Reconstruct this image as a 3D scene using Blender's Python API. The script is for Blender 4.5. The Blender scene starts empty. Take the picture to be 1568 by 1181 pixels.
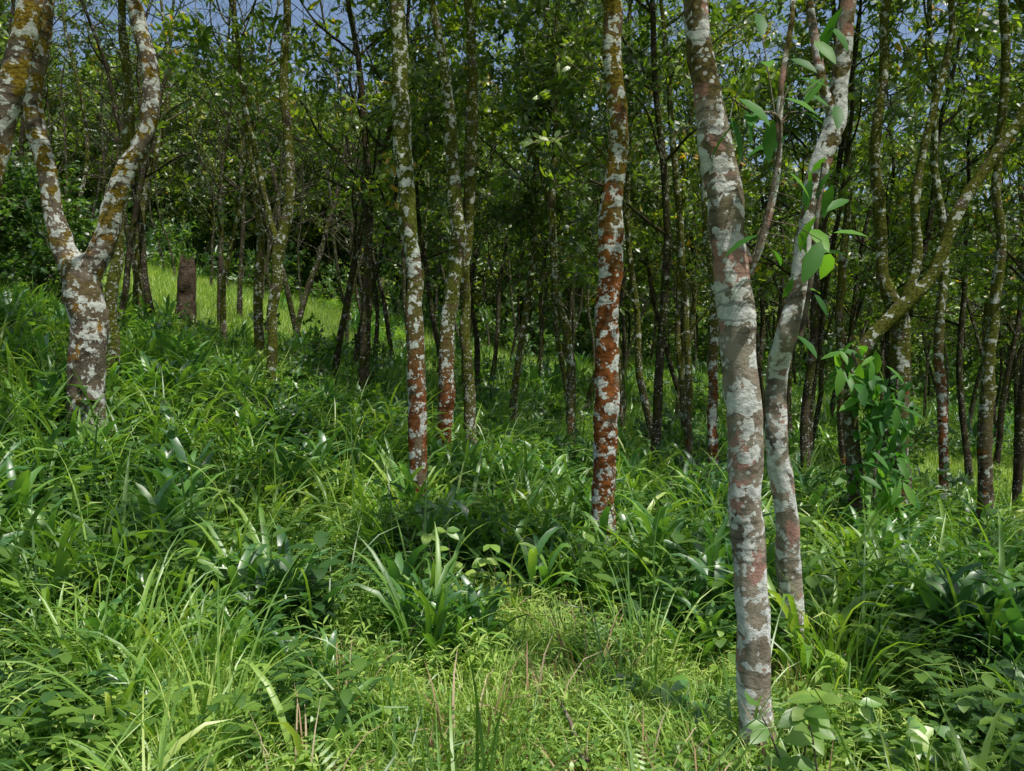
import bpy, math, random, time
import numpy as np
from mathutils import Vector, Matrix, noise as mnoise
random.seed(11)
rng = np.random.default_rng(11)
R = random.random
def U(a, b): return a + (b - a) * random.random()

scene = bpy.context.scene
CAM_Z = 1.6
F = 1176.0
SUN = Vector((0.30, -0.36, 0.88)).normalized()

# ------------------------------------------------------------------ terrain
def sstep(t):
    t = np.clip(t, 0, 1); return t * t * (3 - 2 * t)
def H(x, y):
    x = np.asarray(x, float); y = np.asarray(y, float)
    ys = np.clip(y - 4, 0, 75); ys = ys * ys / (ys + 2.0)
    k = sstep(y / 10)
    xs = np.where(x < 0, -np.clip(x, -50, 0) * 0.25, -np.clip(x, 0, 50) * 0.13)
    b = 0.05 * np.sin(1.3 * x + .5) * np.cos(1.1 * y) + 0.04 * np.sin(2.7 * x + 1.9 * y) + 0.12 * np.sin(.31 * x) * np.sin(.27 * y + 1)*sstep(y/12)
    ridge = 11 * sstep((y - 50) / 60) 
    return 0.092 * ys + k * xs + b + ridge
def h(x, y): return float(H(x, y))

# survey helper: bearing/elevation readings taken at a known depth -> metres
def S(u, v, d): return Vector(((u - 784) / F * d, d, CAM_Z + (590 - v) / F * d))

# ------------------------------------------------------------------ mesh builder
class MB:
    def __init__(s): s.v = []; s.f = []; s.m = []; s.n = 0
    def add(s, vs, fs, mat=0):
        o = s.n
        s.v.extend(vs); s.n += len(vs)
        for f in fs: s.f.append(tuple(i + o for i in f)); s.m.append(mat)
    def mesh(s, name, mats, smooth=True):
        me = bpy.data.meshes.new(name)
        me.from_pydata([tuple(p) for p in s.v], [], s.f)
        for m in mats: me.materials.append(m)
        me.polygons.foreach_set('material_index', s.m)
        me.polygons.foreach_set('use_smooth', [smooth] * len(s.f))
        me.update(); return me
    def obj(s, name, mats, smooth=True, parent=None):
        o = bpy.data.objects.new(name, s.mesh(name, mats, smooth))
        scene.collection.objects.link(o)
        if parent: o.parent = parent
        return o
    def tri(s):
        T = []; M = []
        for f, m in zip(s.f, s.m):
            for k in range(1, len(f) - 1): T.append((f[0], f[k], f[k + 1])); M.append(m)
        return np.array([tuple(p) for p in s.v], np.float32), np.array(T, np.int32), np.array(M, np.int32)

def catmull(pts, rad, sub, wob=0):
    P = [2 * pts[0] - pts[1]] + list(pts) + [2 * pts[-1] - pts[-2]]
    out = []; ro = []
    for i in range(1, len(P) - 2):
        p0, p1, p2, p3 = P[i - 1], P[i], P[i + 1], P[i + 2]
        for j in range(sub):
            t = j / sub
            out.append(0.5 * ((2 * p1) + (p2 - p0) * t + (2 * p0 - 5 * p1 + 4 * p2 - p3) * t * t + (3 * p1 - p0 - 3 * p2 + p3) * t ** 3))
            ro.append(rad[i - 1] * (1 - t) + rad[i] * t)
    out.append(pts[-1].copy()); ro.append(rad[-1])
    if wob:
        for i, p in enumerate(out):
            p.x += wob * mnoise.noise(Vector((p.z * 2.2, p.x * .3, 1.1))) * 2; p.y += wob * mnoise.noise(Vector((p.z * 2.2, 4.1, p.x * .3)))
    return out, ro

def tube(mb, pts, rad, sides=10, lump=0.08, mat=0, cap=False):
    n = len(pts); tot = pts[-1] - pts[0]
    a = [abs(tot.x), abs(tot.y), abs(tot.z)]
    ref = [Vector((1, 0, 0)), Vector((0, 1, 0)), Vector((0, 0, 1))][a.index(min(a))]
    vs = []; fs = []
    for i, p in enumerate(pts):
        t = (pts[min(i + 1, n - 1)] - pts[max(i - 1, 0)])
        if t.length < 1e-6: t = tot
        t.normalize()
        uu = t.cross(ref).normalized(); ww = t.cross(uu)
        for s in range(sides):
            an = 2 * math.pi * s / sides
            d = uu * math.cos(an) + ww * math.sin(an)
            r = rad[i]
            if lump:
                q = p * 5.0 + d * 1.3
                r *= 1 + lump * 2 * mnoise.noise(q) + lump * mnoise.noise(p * 17 + d * 2.5)
            vs.append(p + d * r)
    for i in range(n - 1):
        for s in range(sides):
            s2 = (s + 1) % sides
            fs.append((i * sides + s, i * sides + s2, (i + 1) * sides + s2, (i + 1) * sides + s))
    if cap: fs.append(tuple((n - 1) * sides + s for s in range(sides)))
    mb.add(vs, fs, mat)

def leaf(mb, p, d, nrm, L, W, fold=0.25, droop=0.2, mat=0, lod=0):
    d = d.normalized(); s = d.cross(nrm)
    if s.length < 1e-4: s = d.cross(Vector((1, 0, .1)))
    s.normalize(); n = s.cross(d)
    def P(t, w, f): return p + d * (L * t) + s * w - n * (droop * L * t * t) + n * (f * W)
    if lod == 2:
        mb.add([P(0, 0, 0), P(.48, -W, fold), P(1, 0, 0), P(.48, W, fold)], [(0, 2, 1), (0, 3, 2)], mat); return
    if lod == 1:
        mb.add([P(0, 0, 0), P(.3, -W * .9, fold), P(.3, W * .9, fold), P(.7, -W * .85, fold), P(.7, W * .85, fold), P(1, 0, 0)], [(0, 2, 1), (1, 2, 4, 3), (3, 4, 5)], mat); return
    vs = [P(0, 0, 0), P(.22, -W * .75, fold*.7), P(.22, 0, 0), P(.22, W * .75, fold*.7),
          P(.55, -W, fold), P(.55, 0, 0), P(.55, W, fold), P(.83, -W*.55, fold*.5), P(.83, 0, 0), P(.83, W*.55, fold*.5), P(1, 0, 0)]
    mb.add(vs, [(0, 2, 1), (0, 3, 2), (1, 2, 5, 4), (2, 3, 6, 5), (4, 5, 8, 7), (5, 6, 9, 8), (7, 8, 10), (8, 9, 10)], mat)

def blade(mb, p0, az, tilt, L, w, curl, n=5, broad=False, mat=0, twist=0.0):
    s = Vector((-math.sin(az), math.cos(az), 0)); p = Vector(p0)
    vs = []; fs = []
    for i in range(n + 1):
        t = i / n
        th = tilt + curl * t * t
        d = Vector((math.cos(az) * math.sin(th), math.sin(az) * math.sin(th), math.cos(th)))
        nn = s.cross(d)
        if broad: ww = w * (math.sin(math.pi * min(1, (t * .92 + .05)) ** .8) ** .8 if t < 1 else 0.02)
        else: ww = w * (1 - t ** 2.2) * (.6 + .4 * min(1, t * 4)) + .0003
        ss = (s * math.cos(twist * t) + nn * math.sin(twist * t))
        if broad: vs += [p - ss * ww + nn * ww * .35 * -1, p.copy(), p + ss * ww - nn * ww * .35]
        else: vs += [p - ss * ww, p + ss * ww]
        p = p + d * (L / n)
    k = 3 if broad else 2
    for i in range(n):
        for j in range(k - 1):
            fs.append((i * k + j, i * k + j + 1, (i + 1) * k + j + 1, (i + 1) * k + j))
    mb.add(vs, fs, mat)

# ------------------------------------------------------------------ materials
def nt(name):
    m = bpy.data.materials.new(name); m.use_nodes = True
    t = m.node_tree; t.nodes.clear()
    return m, t, t.nodes, t.links
def ramp(N, stops, interp='LINEAR'):
    r = N.new('ShaderNodeValToRGB'); cr = r.color_ramp; cr.interpolation = interp
    while len(cr.elements) < len(stops): cr.elements.new(0.5)
    for e, (p, c) in zip(cr.elements, stops):
        e.position = p; e.color = (c[0], c[1], c[2], 1)
    return r

def leaf_mat(name, stops, trans_gain=2.2, rough=0.38, tr=0.4, gl=0.06):
    m, t, N, Lk = nt(name)
    geo = N.new('ShaderNodeNewGeometry'); oi = N.new('ShaderNodeObjectInfo')
    lf = N.new('ShaderNodeTexNoise'); lf.inputs['Scale'].default_value = 1.0; lf.inputs['Detail'].default_value = 0
    Lk.new(geo.outputs['Position'], lf.inputs['Vector'])
    lr = N.new('ShaderNodeMapRange'); lr.inputs[1].default_value = .3; lr.inputs[2].default_value = .7; lr.inputs[3].default_value = 0; lr.inputs[4].default_value = .38
    Lk.new(lf.outputs[0], lr.inputs[0])
    m2 = N.new('ShaderNodeMath'); m2.operation = 'MULTIPLY_ADD'; m2.inputs[1].default_value = 0.15
    Lk.new(oi.outputs['Random'], m2.inputs[0]); Lk.new(lr.outputs[0], m2.inputs[2])
    mix = N.new('ShaderNodeMath'); mix.operation = 'MULTIPLY_ADD'; mix.inputs[1].default_value = 0.52
    Lk.new(geo.outputs['Random Per Island'], mix.inputs[0]); Lk.new(m2.outputs[0], mix.inputs[2])
    r = ramp(N, stops); Lk.new(mix.outputs[0], r.inputs[0])
    b = N.new('ShaderNodeBsdfDiffuse'); Lk.new(r.outputs[0], b.inputs['Color'])
    tl = N.new('ShaderNodeBsdfTranslucent')
    g = N.new('ShaderNodeVectorMath'); g.operation = 'MULTIPLY'; g.inputs[1].default_value = (trans_gain * 1.15, trans_gain * 1.15, trans_gain * .35)
    Lk.new(r.outputs[0], g.inputs[0]); Lk.new(g.outputs[0], tl.inputs['Color'])
    ms = N.new('ShaderNodeMixShader'); ms.inputs[0].default_value = tr
    Lk.new(b.outputs[0], ms.inputs[1]); Lk.new(tl.outputs[0], ms.inputs[2])
    gs = N.new('ShaderNodeBsdfGlossy'); gs.inputs['Roughness'].default_value = rough; gs.inputs['Color'].default_value = (1, 1, 1, 1)
    m3 = N.new('ShaderNodeMixShader'); m3.inputs[0].default_value = gl
    Lk.new(ms.outputs[0], m3.inputs[1]); Lk.new(gs.outputs[0], m3.inputs[2])
    o = N.new('ShaderNodeOutputMaterial'); Lk.new(m3.outputs[0], o.inputs[0])
    return m

def bark_mat(name, dark, light, white=.5, whitecol=(.50, .55, .50), rust=0., rustcol=(.26, .075, .022), rust_top=3.0,
             moss=0., mosscol=(.10, .10, .018), moss_low=2.0, pink=0., scale=1.0, patch=10.5, spots=.75):
    m, t, N, Lk = nt(name)
    tc = N.new('ShaderNodeTexCoord')
    mp = N.new('ShaderNodeMapping'); mp.inputs['Scale'].default_value = (scale, scale, scale * 1.1)
    Lk.new(tc.outputs['Object'], mp.inputs[0])
    sep = N.new('ShaderNodeSeparateXYZ'); Lk.new(tc.outputs['Object'], sep.inputs[0])
    def noise(sc, det=4, dist=0.0, off=0.0, rough=.55):
        n = N.new('ShaderNodeTexNoise'); n.inputs['Scale'].default_value = sc; n.inputs['Detail'].default_value = det
        n.inputs['Distortion'].default_value = dist; n.inputs['Roughness'].default_value = rough
        if off:
            a = N.new('ShaderNodeVectorMath'); a.inputs[1].default_value = (off, off * .7, off * 1.3); Lk.new(mp.outputs[0], a.inputs[0]); Lk.new(a.outputs[0], n.inputs['Vector'])
        else: Lk.new(mp.outputs[0], n.inputs['Vector'])
        return n.outputs[0]
    def thresh(val, a, b):
        mr = N.new('ShaderNodeMapRange'); mr.interpolation_type = 'SMOOTHSTEP'
        lo, hi = (a, b) if a < b else (b, a)
        mr.inputs[1].default_value = lo; mr.inputs[2].default_value = hi
        if a > b: mr.inputs[3].default_value = 1; mr.inputs[4].default_value = 0
        Lk.new(val, mr.inputs[0]); return mr.outputs[0]
    def mul(a, b):
        q = N.new('ShaderNodeMath'); q.operation = 'MULTIPLY'; Lk.new(a, q.inputs[0])
        if isinstance(b, float): q.inputs[1].default_value = b
        else: Lk.new(b, q.inputs[1])
        return q.outputs[0]
    def mixc(fac, c1, c2):
        q = N.new('ShaderNodeMix'); q.data_type = 'RGBA'; Lk.new(fac, q.inputs[0])
        for i, c in ((6, c1), (7, c2)):
            if isinstance(c, tuple): q.inputs[i].default_value = (*c, 1)
            else: Lk.new(c, q.inputs[i])
        return q.outputs[2]
    base = ramp(N, [(.3, dark), (.62, light)]); Lk.new(noise(9, 6), base.inputs[0])
    col = base.outputs[0]
    if rust > 0:
        z = thresh(sep.outputs[2], rust_top, rust_top - 1.8)
        mk = thresh(noise(5, 5, .3, 3.1), .62 - .3 * rust, .70 - .3 * rust)
        rr = ramp(N, [(.32, tuple(c * .25 for c in rustcol)), (.65, rustcol)]); Lk.new(noise(16, 5, 0, 5.), rr.inputs[0])
        col = mixc(mul(mk, z), col, rr.outputs[0])
    if moss > 0:
        z = thresh(sep.outputs[2], moss_low, moss_low + 1.5)
        mk = thresh(noise(4.5, 5, .2, 9.4), .64 - .3 * moss, .74 - .3 * moss)
        rr = ramp(N, [(.35, tuple(c * .35 for c in mosscol)), (.65, mosscol)]); Lk.new(noise(40, 3, 0, 2.), rr.inputs[0])
        col = mixc(mul(mk, z), col, rr.outputs[0])
    if pink > 0:
        mk = thresh(noise(5, 3, .4, 14.), .68 - .2 * pink, .72 - .2 * pink)
        col = mixc(mul(mk, .6), col, (.44, .23, .19))
    wn = noise(patch, 4.5, .3, 21., .6)
    mk = thresh(wn, .665 - .22 * white, .685 - .22 * white)
    wr = ramp(N, [(.3, tuple(c * .5 for c in whitecol)), (.6, whitecol)]); Lk.new(noise(28, 4, 0, 7.), wr.inputs[0])
    col = mixc(mul(mk, .92), col, wr.outputs[0])
    vo = N.new('ShaderNodeTexVoronoi'); vo.inputs['Scale'].default_value = 26; Lk.new(mp.outputs[0], vo.inputs['Vector'])
    sp = mul(thresh(vo.outputs['Distance'], .30, .24), thresh(noise(4, 2, 0, 31.), .47, .52))
    col = mixc(mul(sp, float(spots)), col, tuple(c * .85 for c in whitecol))
    wv = N.new('ShaderNodeTexWave'); wv.bands_direction = 'Z'; wv.inputs['Scale'].default_value = 5; wv.inputs['Distortion'].default_value = 7; wv.inputs['Detail'].default_value = 3
    Lk.new(mp.outputs[0], wv.inputs['Vector'])
    dk = mul(thresh(wv.outputs['Fac'], .18, .04), thresh(noise(3, 2, 0, 41.), .46, .58))
    col = mixc(mul(dk, .5), col, tuple(c * .5 for c in dark))
    b = N.new('ShaderNodeBsdfDiffuse'); b.inputs['Roughness'].default_value = .5
    Lk.new(col, b.inputs['Color'])
    bu = N.new('ShaderNodeBump'); bu.inputs['Strength'].default_value = .9; bu.inputs['Distance'].default_value = .018
    ad = N.new('ShaderNodeMath'); ad.operation = 'ADD'; Lk.new(noise(30, 6, 0, 1.5, .7), ad.inputs[0]); Lk.new(mul(wn, .8), ad.inputs[1])
    Lk.new(ad.outputs[0], bu.inputs['Height']); Lk.new(bu.outputs[0], b.inputs['Normal'])
    o = N.new('ShaderNodeOutputMaterial'); Lk.new(b.outputs[0], o.inputs[0])
    return m

M_canopy = leaf_mat('canopy_leaf', [(0, (.018, .040, .012)), (.35, (.045, .092, .016)), (.65, (.11, .185, .022)), (.88, (.25, .34, .04)), (.975, (.46, .24, .03))], 2.3, .42, .42, .055)
M_grass = leaf_mat('grass_blade', [(0, (.05, .13, .035)), (.4, (.13, .27, .045)), (.75, (.28, .45, .07)), (1, (.50, .58, .18))], 1.4, .45, .42, .05)
M_fine = leaf_mat('fine_grass', [(0, (.11, .22, .05)), (.5, (.31, .47, .10)), (.85, (.52, .64, .19)), (1, (.70, .65, .40))], 1.2, .5, .42, .03)
M_broad = leaf_mat('broad_leaf', [(0, (.03, .10, .04)), (.45, (.075, .20, .05)), (.8, (.20, .38, .065)), (1, (.38, .52, .09))], 1.7, .40, .38, .07)
M_herb = leaf_mat('herb_leaf', [(0, (.045, .12, .03)), (.5, (.15, .30, .05)), (1, (.38, .52, .10))], 1.5, .45, .4, .05)
M_shrub = leaf_mat('shrub_leaf', [(0, (.02, .052, .018)), (.5, (.05, .125, .028)), (1, (.18, .30, .045))], 2.0, .42, .4, .05)
M_big = leaf_mat('vine_leaf', [(0, (.022, .09, .022)), (.5, (.055, .17, .028)), (1, (.16, .34, .045))], 1.8, .5, .42, .02)
M_dry = leaf_mat('dry_leaf', [(0, (.16, .09, .05)), (.5, (.34, .22, .13)), (1, (.60, .50, .36))], 1.0, .7, .2, .02)
M_yel = leaf_mat('young_leaf', [(0, (.26, .38, .06)), (1, (.42, .46, .10))], 1.4, .4, .45, .05)

B_pale = bark_mat('bark_pale', (.11, .092, .068), (.32, .285, .22), white=.72, whitecol=(.68, .70, .66), pink=.7, moss=.75, mosscol=(.15, .125, .045), moss_low=1.6, patch=8.5)
B_rust = bark_mat('bark_rust', (.05, .036, .022), (.17, .125, .08), white=.61, whitecol=(.62, .66, .61), rust=.82, rustcol=(.27, .10, .033), rust_top=4.9, moss=.9, mosscol=(.22, .17, .03), moss_low=2.2)
B_rust2 = bark_mat('bark_rust_moss', (.05, .038, .022), (.16, .125, .08), white=.57, whitecol=(.58, .62, .57), rust=.75, rustcol=(.24, .09, .033), rust_top=2.9, moss=1.05, moss_low=1.4, mosscol=(.13, .15, .028))
B_fork = bark_mat('bark_fork', (.045, .036, .026), (.17, .14, .105), white=.62, whitecol=(.60, .63, .59), rust=.2, rustcol=(.30, .17, .04), rust_top=7, moss=.65, moss_low=1.9, mosscol=(.26, .19, .03))
B_mid = bark_mat('bark_mossy', (.04, .032, .02), (.13, .105, .07), white=.40, whitecol=(.50, .54, .48), rust=.1, rustcol=(.20, .09, .03), rust_top=3, moss=.95, moss_low=0.5, mosscol=(.13, .14, .028))
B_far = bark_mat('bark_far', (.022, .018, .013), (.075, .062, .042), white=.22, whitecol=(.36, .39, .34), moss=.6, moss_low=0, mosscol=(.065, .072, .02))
M_twig = bark_mat('twig_bark', (.06, .048, .035), (.20, .165, .12), white=.3, whitecol=(.34, .36, .32))
M_stump = bark_mat('stump_wood', (.03, .02, .014), (.11, .085, .06), white=0, spots=.1)

def ground_mat():
    m, t, N, Lk = nt('forest_soil')
    tc = N.new('ShaderNodeTexCoord')
    n1 = N.new('ShaderNodeTexNoise'); n1.inputs['Scale'].default_value = .9; n1.inputs['Detail'].default_value = 8
    n2 = N.new('ShaderNodeTexNoise'); n2.inputs['Scale'].default_value = 25; n2.inputs['Detail'].default_value = 6
    for n in (n1, n2): Lk.new(tc.outputs['Object'], n.inputs['Vector'])
    r1 = ramp(N, [(.3, (.07, .05, .03)), (.45, (.12, .15, .04)), (.57, (.20, .30, .06))]); Lk.new(n1.outputs[0], r1.inputs[0])
    r2 = ramp(N, [(.3, (.4, .4, .4)), (.7, (1.3, 1.25, 1.1))]); Lk.new(n2.outputs[0], r2.inputs[0])
    mx = N.new('ShaderNodeMix'); mx.data_type = 'RGBA'; mx.blend_type = 'MULTIPLY'; mx.inputs[0].default_value = 1
    Lk.new(r1.outputs[0], mx.inputs[6]); Lk.new(r2.outputs[0], mx.inputs[7])
    b = N.new('ShaderNodeBsdfDiffuse'); Lk.new(mx.outputs[2], b.inputs['Color'])
    bu = N.new('ShaderNodeBump'); bu.inputs['Distance'].default_value = .04; Lk.new(n2.outputs[0], bu.inputs['Height']); Lk.new(bu.outputs[0], b.inputs['Normal'])
    o = N.new('ShaderNodeOutputMaterial'); Lk.new(b.outputs[0], o.inputs[0]); return m
gn = 220
tt = np.linspace(-1, 1, gn)
gx = np.sinh(tt * 5.2) / math.sinh(5.2) * 700
gy = np.sinh(tt * 5.2) / math.sinh(5.2) * 700 + 6
GX, GY = np.meshgrid(gx, gy)
GZ = H(GX, GY)
gv = np.stack([GX.ravel(), GY.ravel(), GZ.ravel()], 1)
gf = [(j * gn + i, j * gn + i + 1, (j + 1) * gn + i + 1, (j + 1) * gn + i) for j in range(gn - 1) for i in range(gn - 1)]
me = bpy.data.meshes.new('ground'); me.from_pydata(gv.tolist(), [], gf); me.materials.append(ground_mat())
me.polygons.foreach_set('use_smooth', [True] * len(gf))
g = bpy.data.objects.new('ground', me); scene.collection.objects.link(g)

# ------------------------------------------------------------------ baked scattering (one mesh per mass)
TRI = [0]
def bake(name, temps, mats, P, RO, SC, ID, parent=None):
    P = np.asarray([tuple(p) for p in P], np.float32); RO = np.asarray(RO, np.float32); SC = np.asarray(SC, np.float32); ID = np.asarray(ID)
    V = []; T = []; M = []; off = 0
    for ti, (tv, tf, tm) in enumerate(temps):
        s = np.where(ID == ti)[0]
        if len(s) == 0: continue
        a, b, c = RO[s, 0], RO[s, 1], RO[s, 2]
        ca, sa, cb, sb, cc, sc_ = np.cos(a), np.sin(a), np.cos(b), np.sin(b), np.cos(c), np.sin(c)
        Mx = np.empty((len(s), 3, 3), np.float32)
        Mx[:, 0, 0] = cc * cb; Mx[:, 0, 1] = cc * sb * sa - sc_ * ca; Mx[:, 0, 2] = cc * sb * ca + sc_ * sa
        Mx[:, 1, 0] = sc_ * cb; Mx[:, 1, 1] = sc_ * sb * sa + cc * ca; Mx[:, 1, 2] = sc_ * sb * ca - cc * sa
        Mx[:, 2, 0] = -sb; Mx[:, 2, 1] = cb * sa; Mx[:, 2, 2] = cb * ca
        v = np.einsum('nij,kj->nki', Mx, tv) * SC[s][:, None, None] + P[s][:, None, :]
        f = tf[None] + (np.arange(len(s)) * len(tv))[:, None, None] + off
        V.append(v.reshape(-1, 3)); T.append(f.reshape(-1, 3)); M.append(np.tile(tm, len(s))); off += len(s) * len(tv)
    V = np.concatenate(V); T = np.concatenate(T).astype(np.int32); M = np.concatenate(M).astype(np.int32)
    TRI[0] += len(T)
    me = bpy.data.meshes.new(name)
    me.vertices.add(len(V)); me.vertices.foreach_set('co', V.ravel())
    me.loops.add(len(T) * 3); me.loops.foreach_set('vertex_index', T.ravel())
    me.polygons.add(len(T)); me.polygons.foreach_set('loop_start', np.arange(0, len(T) * 3, 3, dtype=np.int32))
    me.update(calc_edges=True)
    for m in mats: me.materials.append(m)
    me.polygons.foreach_set('material_index', M)
    o = bpy.data.objects.new(name, me); scene.collection.objects.link(o)
    if parent: o.parent = parent
    return o

def branchlet(L, nl, ll, lw, lod):
    mb = MB(); pts = [Vector((0, 0, 0))]; d = Vector((1, 0, .15)); ns = 4
    for i in range(ns):
        d = (d + Vector((0, U(-.3, .3), U(-.25, .25)))).normalized(); pts.append(pts[-1] + d * L / ns)
    tube(mb, pts, [.006 - .001 * i for i in range(ns + 1)], 3, 0, 1)
    allp = [pts]
    for k in range(3 if lod < 2 else 1):
        i = random.choice([1, 2, 3]); a = U(.5, 1.0) * random.choice([-1, 1])
        q = [pts[i]]; dd = Vector((math.cos(a), math.sin(a), U(-.3, .5)))
        for j in range(2): q.append(q[-1] + dd.normalized() * L * .22); dd += Vector((.1, 0, U(-.2, .2)))
        tube(mb, q, [.004, .003, .002], 3, 0, 1); allp.append(q)
    for k in range(nl):
        q = random.choice(allp); i = random.randrange(1, len(q)); t = R()
        p = q[i - 1].lerp(q[i], t) + Vector((U(-1, 1), U(-1, 1), U(-1, 1))) * (.05 if lod == 2 else .01); dr = (q[i] - q[i - 1]).normalized()
        o = Vector((U(-1, 1), U(-1, 1), U(-.8, .5))); dd = (dr * .6 + o).normalized()
        leaf(mb, p, dd, Vector((U(-.6, .6), U(-.6, .6), 1)), ll * U(.65, 1.15), lw * U(.8, 1.15), U(.1, .5), U(.05, .45), 0, lod)
    return mb.tri()
NL = 6
T_near = [branchlet(.62, 24, .14, .026, 1) for i in range(NL)]
T_far = [branchlet(.62, 22, .14, .031, 2) for i in range(NL)]
T_shr = [branchlet(.5, 22, .11, .027, 1) for i in range(4)]

# ------------------------------------------------------------------ instanced near undergrowth
def inst_group(coll):
    ng = bpy.data.node_groups.new('scatter_' + coll.name, 'GeometryNodeTree')
    ng.interface.new_socket('Geometry', in_out='INPUT', socket_type='NodeSocketGeometry')
    ng.interface.new_socket('Geometry', in_out='OUTPUT', socket_type='NodeSocketGeometry')
    N = ng.nodes; L = ng.links
    gi = N.new('NodeGroupInput'); go = N.new('NodeGroupOutput')
    ci = N.new('GeometryNodeCollectionInfo'); ci.inputs['Collection'].default_value = coll
    ci.inputs['Separate Children'].default_value = True; ci.inputs['Reset Children'].default_value = True
    ip = N.new('GeometryNodeInstanceOnPoints'); ip.inputs['Pick Instance'].default_value = True
    def attr(nm, ty):
        a = N.new('GeometryNodeInputNamedAttribute'); a.data_type = ty; a.inputs['Name'].default_value = nm; return a.outputs[0]
    e = N.new('FunctionNodeEulerToRotation')
    L.new(attr('rot', 'FLOAT_VECTOR'), e.inputs[0]); L.new(e.outputs[0], ip.inputs['Rotation'])
    L.new(attr('scl', 'FLOAT'), ip.inputs['Scale']); L.new(attr('idx', 'INT'), ip.inputs['Instance Index'])
    L.new(gi.outputs[0], ip.inputs['Points']); L.new(ci.outputs[0], ip.inputs['Instance']); L.new(ip.outputs[0], go.inputs[0])
    return ng
def scatter(name, coll, pts, rots, scl, idx):
    me = bpy.data.meshes.new(name); me.from_pydata([tuple(p) for p in pts], [], [])
    a = me.attributes.new('rot', 'FLOAT_VECTOR', 'POINT'); a.data.foreach_set('vector', np.asarray(rots, dtype=np.float32).ravel())
    a = me.attributes.new('scl', 'FLOAT', 'POINT'); a.data.foreach_set('value', np.asarray(scl, dtype=np.float32))
    a = me.attributes.new('idx', 'INT', 'POINT'); a.data.foreach_set('value', np.asarray(idx, dtype=np.int32))
    o = bpy.data.objects.new(name, me); scene.collection.objects.link(o)
    md = o.modifiers.new('scatter', 'NODES'); md.node_group = inst_group(coll)
    return o
C_under = bpy.data.collections.new('undergrowth_plants')
def t_fine(n, lo, hi, w=.004, rad=.13, seg=4, tmax=.5, cmax=2.2):
    mb = MB()
    for i in range(n):
        a = U(0, 6.28); r = rad * math.sqrt(R())
        blade(mb, (r * math.cos(a), r * math.sin(a), -.02), a + U(-.9, .9), U(.05, tmax), U(lo, hi), w * U(.7, 1.4), U(.4, cmax), seg, False, 0, U(-1, 1))
    return mb
def t_broad(n, lo, hi, w, seg=6, stalk=True):
    mb = MB()
    for s in range(random.choice([2, 3, 3])):
        bx, by = U(-.12, .12), U(-.12, .12); la = U(0, 6.28); ln = U(0, .3)
        hh = U(.2, .45); top = Vector((bx + hh * math.sin(ln) * math.cos(la), by + hh * math.sin(ln) * math.sin(la), hh))
        b0 = Vector((bx, by, -.03))
        if stalk: tube(mb, [b0, b0.lerp(top, .5), top], [.007, .006, .004], 4, 0, 0)
        az = U(0, 6.28)
        for k in range(n // 2):
            f = k / (n // 2); az += 2.6 + U(-.4, .4)
            blade(mb, b0.lerp(top, .2 + .8 * f), az, U(.45, .9) * (1 - .6 * f) , U(lo, hi) * (1 - .2 * f), w * U(.8, 1.2), U(.8, 1.9), seg, True, 0, U(-.6, .6))
    return mb
def t_long(n, lo, hi, w):
    mb = MB()
    for i in range(n):
        a = U(0, 6.28); r = .05 * math.sqrt(R())
        blade(mb, (r * math.cos(a), r * math.sin(a), -.02), a + U(-.6, .6), U(.08, .45), U(lo, hi), w * U(.7, 1.3), U(.7, 2.5), 6, True, 0, U(-.8, .8))
    return mb
def t_herb(n, hi, ll, lw, lod=0, rad=.14, nodes=5):
    mb = MB()
    for s in range(n):
        a = U(0, 6.28); r = rad * math.sqrt(R()); p = Vector((r * math.cos(a), r * math.sin(a), -.02))
        d = Vector((math.cos(a) * .3, math.sin(a) * .3, 1)); q = [p]; H_ = hi * U(.5, 1)
        for j in range(nodes): d = (d + Vector((U(-.2, .2), U(-.2, .2), 0))).normalized(); q.append(q[-1] + d * H_ / nodes)
        if lod == 0: tube(mb, q, [.003] * (nodes + 1), 3, 0, 0)
        az = U(0, 6)
        for j in range(1, nodes + 1):
            for k in range(2):
                az += 1.6 + U(-.4, .4)
                leaf(mb, q[j], Vector((math.cos(az), math.sin(az), U(-.1, .6))), Vector((0, 0, 1)), ll * U(.6, 1.2), lw * U(.8, 1.2), U(.1, .4), U(.1, .5), 0, lod)
    return mb
def t_fern(n):
    mb = MB()
    for s in range(n):
        az = U(0, 6.28); L = U(.3, .5); p = Vector((0, 0, 0)); th = U(.3, .7)
        for j in range(13):
            t = j / 13; a = th + 1.1 * t; d = Vector((math.cos(az) * math.sin(a), math.sin(az) * math.sin(a), math.cos(a))); p = p + d * L / 13
            sd = Vector((-math.sin(az), math.cos(az), 0)); n_ = sd.cross(d)
            ln = .09 * math.sin(math.pi * (.15 + .83 * t)) + .01
            for q in (-1, 1): leaf(mb, p, sd * q + d * .35, n_, ln, .008, .1, .25, 0, 1)
    return mb
def t_cover(n, ll, lw):
    mb = MB()
    for s in range(n):
        a = U(0, 6.28); r = .22 * math.sqrt(R()); z = U(.02, .15)
        leaf(mb, Vector((r * math.cos(a), r * math.sin(a), z)), Vector((U(-1, 1), U(-1, 1), U(-.2, .5))), Vector((U(-.4, .4), U(-.4, .4), 1)), ll * U(.6, 1.3), lw, .3, .2, 0, 1)
    return mb
TI = {}
def reg(key, mb, mats):
    i = sum(len(v) for v in TI.values()); TI.setdefault(key, []).append(i)
    o = bpy.data.objects.new(f'u{i:02d}_{key}', mb.mesh(key, mats)); C_under.objects.link(o)
for i in range(4): reg('fine_grass', t_fine(46, .10, .30, .0028), [M_fine])
for i in range(4): reg('tall_grass', t_fine(15, .4, 1.0, .0062, .1, 7, .5, 2.3), [M_grass])
for i in range(4): reg('long_leaf', t_long(11, .35, .9, .017), [M_grass])
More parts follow.
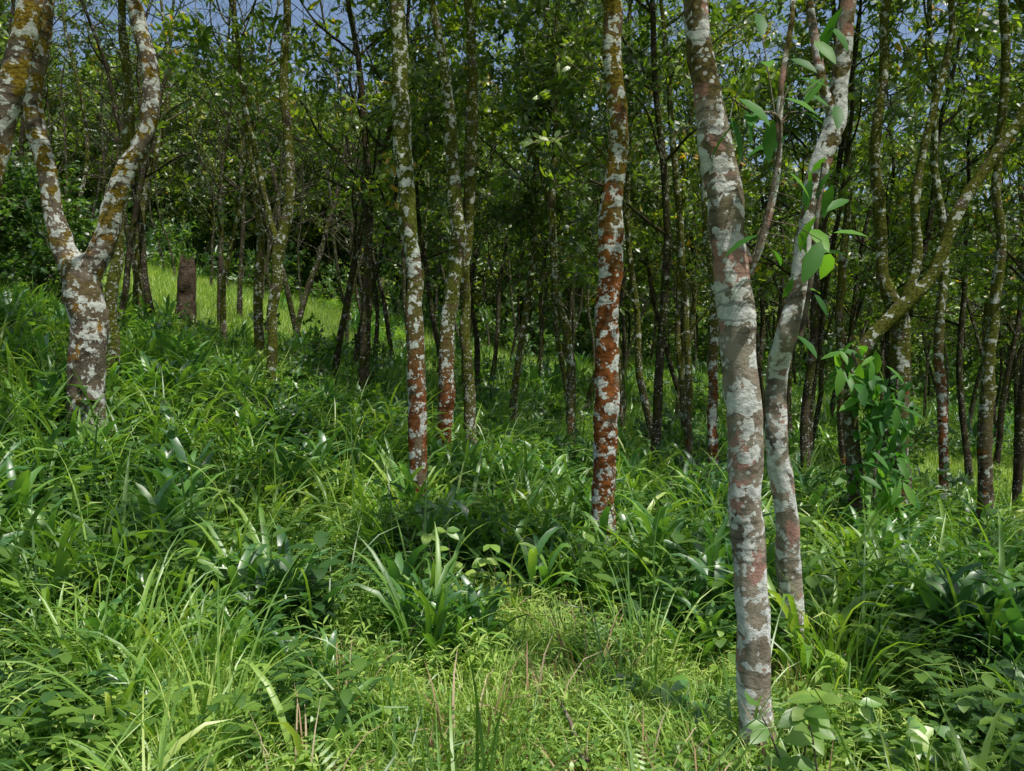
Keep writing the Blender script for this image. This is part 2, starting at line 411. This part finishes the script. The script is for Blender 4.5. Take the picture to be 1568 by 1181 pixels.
for i in range(4): reg('broad_plant', t_broad(14, .26, .48, .025), [M_broad])
for i in range(4): reg('herb', t_herb(7, .36, .08, .021), [M_herb])
for i in range(3): reg('bush_herb', t_herb(5, .6, .12, .032, 0, .12, 6), [M_shrub])
for i in range(2): reg('fern', t_fern(7), [M_herb])
for i in range(3): reg('cover', t_cover(70, .035, .009), [M_herb])
for i in range(2): reg('bamboo_grass', t_herb(9, .42, .085, .006, 0, .16, 7), [M_fine])
for i in range(2): reg('dry_grass', t_fine(22, .15, .45, .004), [M_dry])
for i in range(2):
    mb = MB()
    for k in range(14):
        a = U(0, 6.28); r = .25 * math.sqrt(R())
        leaf(mb, Vector((r * math.cos(a), r * math.sin(a), U(.01, .06))), Vector((U(-1, 1), U(-1, 1), U(-.1, .3))), Vector((U(-.4, .4), U(-.4, .4), 1)), U(.07, .14), U(.015, .03), .4, .3, 0)
    reg('litter', mb, [M_dry])

# ------------------------------------------------------------------ sunlit clearings (gaps in the crowns)
SLOPE = [(-10.5, 22, 7.0), (-7, 17.5, 2.8), (-4.5, 21, 3), (-9.5, 14.5, 1.8), (-15, 31, 9), (1.5, 32, 6), (9.5, 15, 2.6), (12, 25, 5)]
PATCH = [(.8, 5.0, 1.0), (-.9, 3.3, 1.1), (-1.2, 7.0, .9), (3.2, 5.4, 1.3), (-3.8, 6.0, 1.1), (1.25, 3.2, .7), (2.5, 3.4, .7),
         (-3.4, 11, 1.3), (2.6, 8.6, 1.1), (5.5, 9, 1.5), (0.2, 13, 1.6), (-6.6, 12, 1.6), (-5, 15, 1.8), (4, 16, 1.8), (.8, 6.2, .6), (3.6, 7.6, .8), (-8.1, 13.2, 1.6), (0, 19, 2)]
def sunlit(p):
    z0 = h(p[0], p[1]); t = (p[2] - z0) / SUN.z
    gx, gy = p[0] - SUN.x * t, p[1] - SUN.y * t
    z0 = h(gx, gy); t = (p[2] - z0) / SUN.z; gx, gy = p[0] - SUN.x * t, p[1] - SUN.y * t
    for (x, y, r) in SLOPE:
        if math.hypot(gx - x, gy - y) / r < 1: return 3.2
    best = 0
    for (x, y, r) in PATCH:
        d = math.hypot(gx - x, gy - y) / r
        if d < 1.1: best = max(best, 1.2 - max(0, d - .8) / .3)
    n = mnoise.noise(Vector((gx * .95, gy * .95, 3.3)))
    if n > .07: best = max(best, 1.05)
    return best

def branches(mb, cl, start, d0, L, r, depth, sides=6, den=1.0, csc=1.0):
    n = 5; pts = [start.copy()]; d = d0.normalized(); wob = .32
    for i in range(n):
        d = (d + Vector((U(-wob, wob), U(-wob, wob), U(-.14, .24)))).normalized(); pts.append(pts[-1] + d * L / n)
    rad = [r * (1 - .65 * i / n) for i in range(n + 1)]
    if sides > 4: q, rr = catmull(pts, rad, 2)
    else: q, rr = pts, rad
    tube(mb, q, rr, sides, .06, 0)
    if depth == 0 or r < .006:
        for i in range(1, n + 1):
            for k in range(2):
                if R() < den * .8:
                    cl.append((pts[i].lerp(pts[i - 1], R()), csc * U(.75, 1.25)))
        return
    nb = random.choice([3, 4])
    for k in range(nb):
        i = random.choice([2, 3, 4, 5]) if k else 5
        a = U(0, 6.28); o = Vector((math.cos(a), math.sin(a), U(-.2, .5)))
        branches(mb, cl, pts[i], (d * .6 + o * .9), L * U(.5, .75), rad[i] * .65, depth - 1, max(3, sides - 2), den, csc)
    for i in range(2, n + 1):
        if R() < den * .35: cl.append((pts[i], csc * U(.7, 1.1)))

NC = [0]
def crown(name, cl, parent, keep=1.0, cull=.85, far=False):
    P = []
    for (p, s) in cl:
        if R() > keep: continue
        if R() < cull * sunlit(p): continue
        P.append((p, s))
    if not P: return
    n = len(P); NC[0] += n
    rots = np.stack([rng.uniform(-3.14, 3.14, n), rng.uniform(-.7, .7, n), rng.uniform(-3.14, 3.14, n)], 1)
    bake(name, T_far if far else T_near, [M_canopy, M_twig], [p for p, s in P], rots, [s for p, s in P], rng.integers(0, NL, n), parent)

def hero(stems, mat, d, top=8.0, name='offscreen_shade_tree', sides=18, den=.85):
    mb = MB(); cl = []
    for si, st in enumerate(stems):
        pts = []; rad = []
        for e in st:
            dd = e[3] if len(e) > 3 else d
            pts.append(S(e[0], e[1], dd)); rad.append(e[2] / 2 / F * dd)
        if si == 0:
            b = pts[0].copy(); zg = h(b.x, b.y)
            lo = b + (b - pts[1]).normalized() * max(.05, (b.z - zg)); lo.z = min(zg - .15, b.z - .1)
            pts.insert(0, lo); rad.insert(0, rad[0] * 1.35)
        q, rr = catmull(pts, rad, 7, .018 if d > 5 else .01)
        tube(mb, q, rr, sides, .11, 0)
        if si == 0 and len(stems) > 1 and st[-1][1] > 250: continue
        dirn = (pts[-1] - pts[-2]).normalized(); p = q[-1].copy(); r0 = rad[-1]
        cp = [p.copy()]; cr = [r0]; steps = 5; stepL = max(.25, (top - p.z) / steps)
        for k in range(steps):
            dirn = (dirn * .6 + Vector((U(-.2, .2), U(-.2, .2), .75))).normalized(); p = p + dirn * stepL
            cp.append(p.copy()); cr.append(r0 * (1 - .14 * (k + 1)))
        q, rr = catmull(cp, cr, 3); tube(mb, q, rr, 10, .06, 0)
        for k in range(1 if d > 7 else 2, steps + 1):
            for j in range(2):
                a = U(0, 6.28); branches(mb, cl, cp[k], Vector((math.cos(a), math.sin(a), U(.3, .9))), U(1.0, 1.6), cr[k] * .5, 1, 6, den)
    o = mb.obj(name, [mat])
    crown('crown', cl, o, cull=1.0)
    return o

hero([[(1166, 1181, 56), (1156, 1050, 50), (1152, 930, 50), (1145, 780, 50), (1138, 640, 54), (1128, 500, 50), (1118, 400, 50), (1106, 300, 56), (1092, 225, 52), (1084, 130, 42), (1070, 40, 38), (1052, -80, 36)],
      [(1112, 330, 26), (1148, 400, 12), (1168, 360, 12), (1188, 260, 10), (1196, 150, 9), (1215, 30, 8)]],
     B_pale, 3.25, top=7.2)
hero([[(1220, 985, 34, 4.3), (1210, 880, 36, 4.3), (1202, 760, 34, 4.25), (1188, 670, 32, 4.2), (1188, 580, 28, 4.2), (1202, 510, 34, 4.1), (1222, 450, 28, 4.1), (1235, 350, 26, 4.1), (1252, 260, 30, 4.1), (1280, 190, 30, 4.1), (1290, 100, 24, 4.1), (1302, -60, 22, 4.1)],
      [(1285, 190, 22, 4.1), (1262, 130, 14, 4.1), (1240, 20, 12, 4.2), (1230, -60, 10, 4.2)]],
     B_pale, 4.2, top=7.4)
hero([[(926, 900, 38), (924, 800, 36), (928, 680, 36), (928, 560, 38), (930, 450, 34), (938, 350, 38), (940, 290, 30), (946, 200, 28), (940, 100, 28), (942, -40, 28)]], B_rust, 6.2, top=8.2)
hero([[(642, 850, 28), (642, 740, 26), (640, 620, 30), (636, 500, 26), (630, 400, 24), (622, 300, 26), (614, 200, 28), (612, 90, 24), (608, -40, 24)]], B_rust2, 6.7, top=8.4)
hero([[(680, 725, 22), (684, 600, 24), (686, 480, 22), (700, 380, 24), (694, 280, 20), (690, 180, 18), (672, 60, 14)]], B_rust2, 8.8, top=8.4)
hero([[(722, 720, 18), (720, 620, 18), (711, 480, 16), (716, 340, 16), (722, 200, 20), (722, 90, 14), (718, -30, 14)]], B_mid, 9.0, top=8.6)
hero([[(134, 680, 56), (132, 600, 50), (134, 500, 52), (130, 450, 56), (126, 405, 56), (126, 388, 30)],
      [(124, 430, 44), (108, 400, 38), (92, 372, 32), (80, 330, 28), (72, 260, 28), (52, 190, 28), (50, 130, 26), (62, 60, 26), (72, -40, 24)],
      [(130, 430, 46), (148, 392, 38), (166, 340, 32), (188, 272, 28), (218, 215, 26), (232, 160, 24), (228, 90, 24), (208, 20, 22), (198, -40, 20)]],
     B_fork, 7.0, top=8.4)
hero([[(172, 560, 20), (172, 450, 18), (186, 300, 16), (196, 160, 16), (184, 40, 12)]], B_mid, 8.6, top=8.5)
hero([[(-120, 760, 46, 5), (-90, 520, 44, 5), (-40, 330, 44, 5), (0, 190, 42, 5), (28, 90, 36, 5), (48, 0, 34, 5), (60, -80, 30, 5)]], B_fork, 5, top=7.5)
hero([[(412, 625, 16), (416, 540, 15), (420, 460, 15), (428, 380, 18), (440, 330, 16), (444, 240, 14), (434, 120, 13), (440, 20, 12)], [(428, 385, 10), (412, 330, 8), (398, 260, 8)]], B_mid, 10, top=8.5)
hero([[(210, 480, 14), (214, 400, 14), (218, 320, 12), (236, 240, 11)]], B_mid, 15, top=9.5)
hero([[(1318, 860, 26), (1312, 760, 24), (1304, 660, 22), (1302, 580, 20), (1330, 520, 20), (1386, 466, 22), (1430, 420, 18), (1458, 340, 18), (1500, 270, 16), (1560, 190, 16)],
      [(1386, 466, 16), (1404, 400, 14), (1400, 320, 13), (1412, 240, 12), (1436, 150, 11), (1458, 50, 10)]], B_mid, 7.4, top=8.0, den=.6)
hero([[(1388, 875, 24), (1382, 760, 24), (1376, 640, 26), (1378, 520, 28), (1374, 480, 26), (1352, 420, 18), (1346, 320, 18), (1340, 240, 16), (1352, 120, 14), (1356, 0, 13)]], B_mid, 7.9, top=8.2, den=.6)
hero([[(1092, 770, 16), (1092, 660, 15), (1090, 560, 15), (1094, 450, 13), (1080, 330, 12), (1076, 200, 12)]], B_rust2, 9.5, top=8.5)
hero([[(1057, 750, 11), (1054, 600, 10), (1050, 480, 10), (1040, 330, 10), (1030, 200, 10)]], B_mid, 10.5, top=8.8)
hero([[(1446, 800, 15), (1442, 660, 14), (1438, 520, 14), (1446, 380, 12), (1430, 250, 11)]], B_rust2, 10, top=8.8, den=.6)
hero([[(1507, 870, 22), (1506, 740, 20), (1508, 620, 20), (1520, 500, 16), (1532, 380, 14), (1526, 280, 13), (1540, 120, 12), (1536, 0, 12)]], B_mid, 7.9, top=8.2, den=.6)
hero([[(875, 650, 14), (872, 540, 14), (850, 430, 12), (846, 320, 12), (852, 200, 11)]], B_mid, 12, top=9)
hero([[(1290, 700, 13), (1286, 560, 13), (1288, 430, 12), (1300, 300, 11), (1296, 180, 10)]], B_mid, 11, top=8.8)
hero_uv = [1160, 1200, 928, 642, 680, 722, 130, 172, 412, 210, 1310, 1380, 1092, 1055, 1446, 1507, 875, 1290]

# ------------------------------------------------------------------ mid plantation trees
def wild_tree(mb, x, y, ht, r, sides, depth, den, csc, fork=None, split=.42):
    cl = []; z = h(x, y); p = Vector((x, y, z - .15)); d = Vector((U(-.2, .2), U(-.2, .2), 1)); n = 10
    pts = [p.copy()]; rad = [r * 1.25]
    for i in range(n):
        d = (d + Vector((U(-.2, .2), U(-.2, .2), .3))).normalized(); p = p + d * ht / n; pts.append(p.copy()); rad.append(r * (1 - .75 * (i + 1) / n) * U(.92, 1.08))
    q, rr = catmull(pts, rad, 3); tube(mb, q, rr, sides, .09, 0)
    i0 = int(n * split)
    for i in range(i0, n + 1):
        for k in range(2 if i > i0 else 1):
            a = U(0, 6.28)
            branches(mb, cl, pts[i], Vector((math.cos(a), math.sin(a), U(.3, 1.2))), U(.9, 1.9) * ht / 8, rad[i] * .55, depth, max(4, sides - 4), den, csc)
    return cl
cnt = 0; placed = []; tries = 0
while cnt < 66 and tries < 6000:
    tries += 1
    y = math.sqrt(U(9.5 ** 2, 19 ** 2)); x = U(-.82 * y - 1, .82 * y + 1)
    u = 784 + x / y * F
    if y < 12 and min(abs(u - q) for q in hero_uv) < 28: continue
    if y < 12.5 and -60 < u < 420: continue
    if math.hypot(x + 9.5, (y - 19) * .7) < 2.6 : continue
    if any(math.hypot(x - a, y - b) < 1.3 for a, b in placed): continue
    placed.append((x, y)); cnt += 1
    mb = MB(); cl = wild_tree(mb, x, y, U(7, 9.5), U(.045, .08), 9, 1, .85, 1.0, split=U(.36, .52))
    o = mb.obj('offscreen_shade_tree', [random.choice([B_mid, B_far, B_far])])
    crown('crown', cl, o, keep=.97 if x / y < .2 else .5, cull=.66)
for (x, y) in [(4.8, 1.5), (-4.2, 1.0), (6.6, 4.0), (-6.2, 4.4), (1.5, -3), (8.2, 7.4), (-9.2, 8.2), (5.4, -2.0), (9.6, 2.2), (-2.6, -3.4), (3.2, -1.2)]:  # unseen trees beside and behind the camera, added to cast dappled shade
    mb = MB(); cl = wild_tree(mb, x, y, U(7.5, 9), U(.07, .1), 10, 1, 1.0, 1.1, split=.5)
    o = mb.obj('offscreen_shade_tree', [B_mid]); crown('crown', cl, o, keep=1.0, cull=1.0)

# ------------------------------------------------------------------ distant mass
mb = MB(); cl = []; pl = []; c = 0; tries = 0
while c < 290 and tries < 20000:
    tries += 1
    y = math.sqrt(U(17 ** 2, 54 ** 2)); x = U(-.85 * y, .85 * y)
    if math.hypot(x + 11.5, (y - 25) * .7) < 3.8: continue
    if any(math.hypot(x - a, y - b) < 1.5 for a, b in pl): continue
    pl.append((x, y)); c += 1
    cs = 1.3 + (y - 20) * .04
    cl += wild_tree(mb, x, y, U(8, 11), U(.05, .09), 5, 1, .36 if x / y < .2 else .13, cs, split=.30)
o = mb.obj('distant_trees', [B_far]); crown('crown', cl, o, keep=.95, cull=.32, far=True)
print('clusters', NC, 'tris', TRI)

# ------------------------------------------------------------------ stump
mb = MB(); base = S(283, 500, 16); base.z = h(base.x, base.y) - .1
pts = [base + Vector((.01 * i, 0, .26 * i)) for i in range(7)]
q, rr = catmull(pts, [.26, .22, .2, .19, .19, .18, .15], 3); tube(mb, q, rr, 18, .12, 0)
for k in range(9):
    a = k / 9 * 6.28; p = q[-1] + Vector((math.cos(a), math.sin(a), 0)) * .11 - Vector((0, 0, .1)); L = U(.1, .35)
    tube(mb, [p, p + Vector((U(-.02, .02), 0, L * .6)), p + Vector((U(-.04, .04), 0, L))], [.055, .035, .004], 5, .1, 0)
mb.obj('tree_stump', [M_stump])

# ------------------------------------------------------------------ shrubs & far bushes
P = []; SC = []
def shrub(x, y, rad, hh, n, sc):
    z = h(x, y)
    for i in range(n):
        a = U(0, 6.28); r = rad * math.sqrt(R()); P.append((x + r * math.cos(a), y + r * math.sin(a), z + hh * R() ** .8 * (1 - .4 * r / rad))); SC.append(sc * U(.7, 1.2))
for i in range(130):
    y = math.sqrt(U(8 ** 2, 26 ** 2)); x = U(-.85 * y, .85 * y)
    if math.hypot(x + 8.5, (y - 19.5) * .7) < 5.5: continue
    shrub(x, y, U(.3, .7), U(.4, 1.0), 11, U(.7, 1.0))
for i in range(14): shrub(U(-9.2, -7.9), U(12.4, 14), .6, 2.9, 34, 1.1)
for i in range(22): shrub(U(-5, 2.5), U(7.4, 11), .4, .6, 9, .75)
n = len(P)
bake('undergrowth_shrubs', T_shr, [M_shrub, M_twig], P, np.stack([rng.uniform(-.5, .5, n), rng.uniform(-1.3, .1, n), rng.uniform(-3.14, 3.14, n)], 1), SC, rng.integers(0, 4, n))
P = []; SC = []
for i in range(170):
    y = U(34, 56); x = U(-.85 * y, .85 * y); shrub(x, y, U(1, 2.0), U(1.0, 2.8), 9, U(2.0, 3.0))
for i in range(330):
    y = U(54, 76); x = U(-.85 * y, .85 * y); shrub(x, y, U(2, 3), U(4, 9) if x / y < .2 else U(3, 5), 10, U(3.5, 5.0))
n = len(P)
bake('distant_thicket', T_far, [M_shrub, M_twig], P, np.stack([rng.uniform(-3, 3, n), rng.uniform(-1.3, .3, n), rng.uniform(-3.14, 3.14, n)], 1), SC, rng.integers(0, NL, n))

# ------------------------------------------------------------------ undergrowth
P = []; RO = []; SC = []; ID = []
def put(x, y, kind, sc):
    P.append((x, y, h(x, y))); RO.append((U(-.15, .15), U(-.15, .15), U(-3.14, 3.14))); SC.append(sc); ID.append(random.choice(TI[kind]))
def zone(n, y0, y1, mult, spread=.75, xm=1.0):
    for i in range(n):
        y = math.sqrt(U(y0 * abs(y0), y1 ** 2)) if y0 > 0 else U(y0, y1)
        x = U(-spread * y - xm, spread * y + xm)
        if math.hypot(x, y) < .9: continue
        a = mnoise.noise(Vector((x * .6, y * .6, 1.7))); b = mnoise.noise(Vector((x * 1.1, y * 1.1, 8.1))); c = mnoise.noise(Vector((x * 1.4, y * 1.4, 21.)))
        left = x < -.4 - .05 * y
        clear = math.hypot((x - .2) / 1.1, (y - 4.0) / 1.4) + 1.2 * c < 1
        r = R(); s = U(.55, 1.4) * mult
        if clear:
            k = 'fine_grass' if r < .48 else 'cover' if r < .68 else 'herb' if r < .84 else 'bamboo_grass' if r < .92 else 'fern' if r < .93 else 'dry_grass' if r < .96 else 'litter' if r < .98 else 'tall_grass'
            if k == 'herb': s *= .7
        elif b > .12 and y > 3.8:
            k = 'broad_plant' if r < .27 else 'herb' if r < .43 else 'bush_herb' if r < .60 else 'long_leaf' if r < .76 else 'cover' if r < .90 else 'fine_grass'
        elif c > .14:
            k = 'herb' if r < .3 else 'bush_herb' if r < .46 else 'cover' if r < .72 else 'fern' if r < .75 else 'bamboo_grass' if r < .88 else 'fine_grass'
        elif left or a > .1:
            k = 'tall_grass' if r < .22 else 'long_leaf' if r < .34 else 'herb' if r < .50 else 'fine_grass' if r < .74 else 'bamboo_grass' if r < .82 else 'cover' if r < .92 else 'bush_herb' if r < .97 else 'broad_plant'
        else:
            k = 'fine_grass' if r < .40 else 'herb' if r < .56 else 'bamboo_grass' if r < .64 else 'tall_grass' if r < .73 else 'long_leaf' if r < .79 else 'cover' if r < .93 else 'dry_grass' if r < .96 else 'litter'
        if y < 4.0:
            if k in ('broad_plant', 'long_leaf', 'bush_herb', 'herb', 'bamboo_grass', 'fern'): s *= .65
            elif k == 'tall_grass': s *= .75
        put(x, y, k, s)
zone(350, -2, 1.2, .6, .5, 3)
zone(2900, 1.1, 4.5, .95, .8, .7)
zone(4700, 4.5, 10, 1.0)
for (x, y, c) in [(-3.9, 5.6, 11), (-3.0, 5.2, 4), (-.95, 6.3, 9), (-.3, 5.9, 4), (.25, 5.6, 9), (.15, 6.6, 5), (1.1, 5.9, 5), (1.9, 5.6, 4), (3.4, 6.4, 8), (4.4, 6.0, 5), (-2.2, 6.6, 4), (.1, 8, 6)]:
    for k in range(c): put(x + U(-.5, .5), y + U(-.4, .4), 'broad_plant' if R() < .65 else 'long_leaf', U(.8, 1.25))
for k in range(16): put(U(1.4, 2.3), U(2.9, 3.5), 'bush_herb', U(.5, .75))
scatter('undergrowth', C_under, P, RO, SC, ID)
FT = [t_fine(22, .25, .6, .009, .22, 2).tri() for i in range(3)]
def shiftmat(t, m): return (t[0], t[1], t[2] * 0 + m)
FT = [shiftmat(t, 0) for t in FT] + [shiftmat(t_herb(7, .4, .10, .03, 2, .22, 4).tri(), 1) for i in range(2)] + [shiftmat(t_broad(12, .3, .5, .028, 3, False).tri(), 2) for i in range(2)] + [shiftmat(t_fine(30, .15, .38, .008, .3, 2, .8).tri(), 3) for i in range(2)]
P = []; RO = []; SC = []; ID = []
for (n, y0, y1, mu) in [(4200, 9.5, 18, 1.1), (7000, 18, 45, 1.7)]:
    for i in range(n):
        y = math.sqrt(U(y0 ** 2, y1 ** 2)); x = U(-.8 * y, .8 * y); a = mnoise.noise(Vector((x * .4, y * .4, 1.7)))
        sun_spot = any(math.hypot(x - q[0], y - q[1]) < q[2] for q in SLOPE)
        bright = sun_spot or a > .0  # sunlit circles get mostly the lighter grass, so sun is painted into their colour
        P.append((x, y, h(x, y))); RO.append((U(-.1, .1), U(-.1, .1), U(-3, 3))); SC.append(mu * U(.7, 1.3) * (.8 if sun_spot else 1)); r = R()
        ID.append(random.choice([7, 8]) if (bright and r < (.93 if sun_spot else .65)) else random.choice([0, 1, 2]) if r < .45 else random.choice([3, 4]) if r < .85 else random.choice([5, 6]) if r < .94 else 7)
bake('hillside_grass', FT, [M_grass, M_herb, M_broad, M_fine], P, RO, SC, ID)
print('tris', TRI)

# ------------------------------------------------------------------ climbing vine with large leaves + saplings
def big_leaf(mb, p, L, W, az=None, el=None, mat=0):
    az = U(0, 6.28) if az is None else az; el = U(-1.0, .2) if el is None else el
    leaf(mb, p, Vector((math.cos(az) * math.cos(el), math.sin(az) * math.cos(el), math.sin(el))), Vector((U(-.5, .5), -.6, 1)), L, W, .22, .25, mat)
mb = MB()
stem = [S(1150, 420, 3.05), S(1168, 355, 3.02), S(1190, 250, 3.0), S(1192, 180, 2.95), S(1150, 170, 2.85), S(1120, 150, 2.8)]
q, rr = catmull(stem, [.010, .009, .008, .006, .005, .004], 5); tube(mb, q, rr, 6, .05, 1)
for (u, v, d, L) in [(1130, 150, 2.8, .16), (1118, 180, 2.8, .17), (1130, 185, 2.8, .17), (1185, 182, 2.9, .16), (1172, 95, 2.95, .14), (1246, 62, 3.2, .15), (1262, 118, 3.1, .16), (1290, 10, 3.2, .24),
                     (1160, 360, 3.0, .15), (1205, 262, 3.1, .15), (1236, 385, 3.2, .12), (1250, 330, 3.2, .2), (1258, 368, 3.2, .2), (1272, 388, 3.3, .17), (1210, 205, 3.1, .14), (1280, 160, 3.2, .14), (1225, 140, 3.2, .14),
                     (1300, 305, 3.4, .14), (1160, 20, 3.0, .14), (1210, 90, 3.0, .12), (1240, 350, 3.3, .17), (1222, 170, 3.2, .13), (1270, 40, 3.3, .15), (1180, 380, 3.0, .12),
                     (1140, 165, 2.85, .15), (1150, 175, 2.85, .14), (1200, 150, 3.0, .14), (1215, 120, 3.0, .14), (1192, 215, 3.0, .13)]:
    big_leaf(mb, S(u, v, d), L, L * .19, el=U(-1.0, -.1))
    n_ = min(q, key=lambda a: (a - S(u, v, d)).length)
    if (n_ - S(u, v, d)).length < .45: tube(mb, [n_, n_.lerp(S(u, v, d), .5) + Vector((0, 0, .02)), S(u, v, d)], [.003, .0025, .002], 4, 0, 1)
mb.obj('climbing_vine', [M_big, M_twig])
def trunk_vine(stem, n, sp, L0, L1, mat):
    mb = MB(); q, rr = catmull(stem, [.014] * len(stem), 6); tube(mb, q, rr, 6, .1, 1)
    for k in range(n):
        p = random.choice(q) + Vector((U(-sp, sp), U(-.15, .12), U(-.1, .1))); L = U(L0, L1); big_leaf(mb, p, L, L * U(.15, .2), el=U(-1.3, .1))
    mb.obj('climbing_vine', [mat, M_twig])
trunk_vine([S(1356, 880, 7.2), S(1345, 820, 7.15), S(1338, 740, 7.15), S(1348, 660, 7.15), S(1325, 600, 7.15), S(1305, 540, 7.1)], 260, .22, .13, .27, M_big)
trunk_vine([S(1384, 850, 7.7), S(1378, 740, 7.7), S(1372, 640, 7.7), S(1374, 580, 7.7)], 90, .15, .12, .22, M_big)
trunk_vine([S(1225, 520, 4.0), S(1240, 440, 4.0), S(1250, 340, 3.95), S(1262, 250, 3.95)], 14, .12, .10, .17, M_big)
def sapling(u, v, d, hh, n, L, W, mat):
    mb = MB(); b = S(u, v, d); b.z = h(b.x, b.y)
    for s in range(3):
        pts = [b + Vector((U(-.05, .05), U(-.05, .05), -.05))]; dd = Vector((U(-.3, .3), U(-.3, .3), 1))
        for k in range(5): pts.append(pts[-1] + dd.normalized() * hh / 5); dd += Vector((U(-.2, .2), U(-.2, .2), 0))
        tube(mb, pts, [.006, .005, .004, .004, .003, .002], 5, 0, 1)
        for k in range(n):
            i = random.randrange(2, 6); big_leaf(mb, pts[i], L * U(.7, 1.2), W * U(.8, 1.2), None, U(-.5, .4))
    mb.obj('broadleaf_sapling', [mat, M_twig])
sapling(1230, 1100, 2.75, .58, 11, .10, .030, M_herb)
sapling(1500, 940, 4.4, .5, 9, .13, .028, M_yel)
sapling(1050, 1060, 3.6, .3, 11, .12, .028, M_broad)
sapling(1560, 700, 8.5, .9, 12, .16, .035, M_yel)
sapling(700, 920, 5.0, .6, 12, .1, .03, M_herb)
sapling(960, 1010, 3.7, .24, 11, .12, .026, M_broad)
sapling(1380, 1080, 3.2, .4, 10, .11, .028, M_broad)
mb = MB(); p0 = S(900, 1175, 3.1); p0.z = h(p0.x, p0.y) + .1
pts = [p0, p0 + Vector((-.04, .12, .05)), p0 + Vector((-.05, .25, .06)), p0 + Vector((-.1, .42, .10))]
q, rr = catmull(pts, [.014, .012, .010, .005], 5); tube(mb, q, rr, 8, .12, 0); mb.obj('dead_branch', [M_twig])

# ------------------------------------------------------------------ light, sky, camera
w = bpy.data.worlds.new('World'); scene.world = w; w.use_nodes = True
N = w.node_tree.nodes; L = w.node_tree.links
sky = N.new('ShaderNodeTexSky'); sky.sky_type = 'NISHITA'; sky.sun_disc = False
sky.sun_elevation = math.asin(SUN.z); sky.sun_rotation = math.atan2(SUN.x, SUN.y); sky.dust_density = 2.5; sky.air_density = 1.1
bg = N['Background']; bg.inputs[1].default_value = .15; L.new(sky.outputs[0], bg.inputs[0])
sl = bpy.data.lights.new('sun', 'SUN'); sl.energy = 5; sl.angle = math.radians(.5); sl.color = (1, .96, .88)
so = bpy.data.objects.new('sun', sl); scene.collection.objects.link(so)
so.rotation_euler = SUN.to_track_quat('Z', 'Y').to_euler(); so.location = (8, -2, 20)
scene.view_settings.view_transform = 'Standard'; scene.view_settings.look = 'None'; scene.view_settings.exposure = 0
cam = bpy.data.cameras.new('camera'); co = bpy.data.objects.new('camera', cam); scene.collection.objects.link(co)
cam.sensor_fit = 'HORIZONTAL'; cam.sensor_width = 36; cam.lens = 27; cam.clip_end = 2000; cam.clip_start = .05
co.location = (0, 0, CAM_Z); co.rotation_euler = (math.radians(90), 0, 0)
scene.camera = co
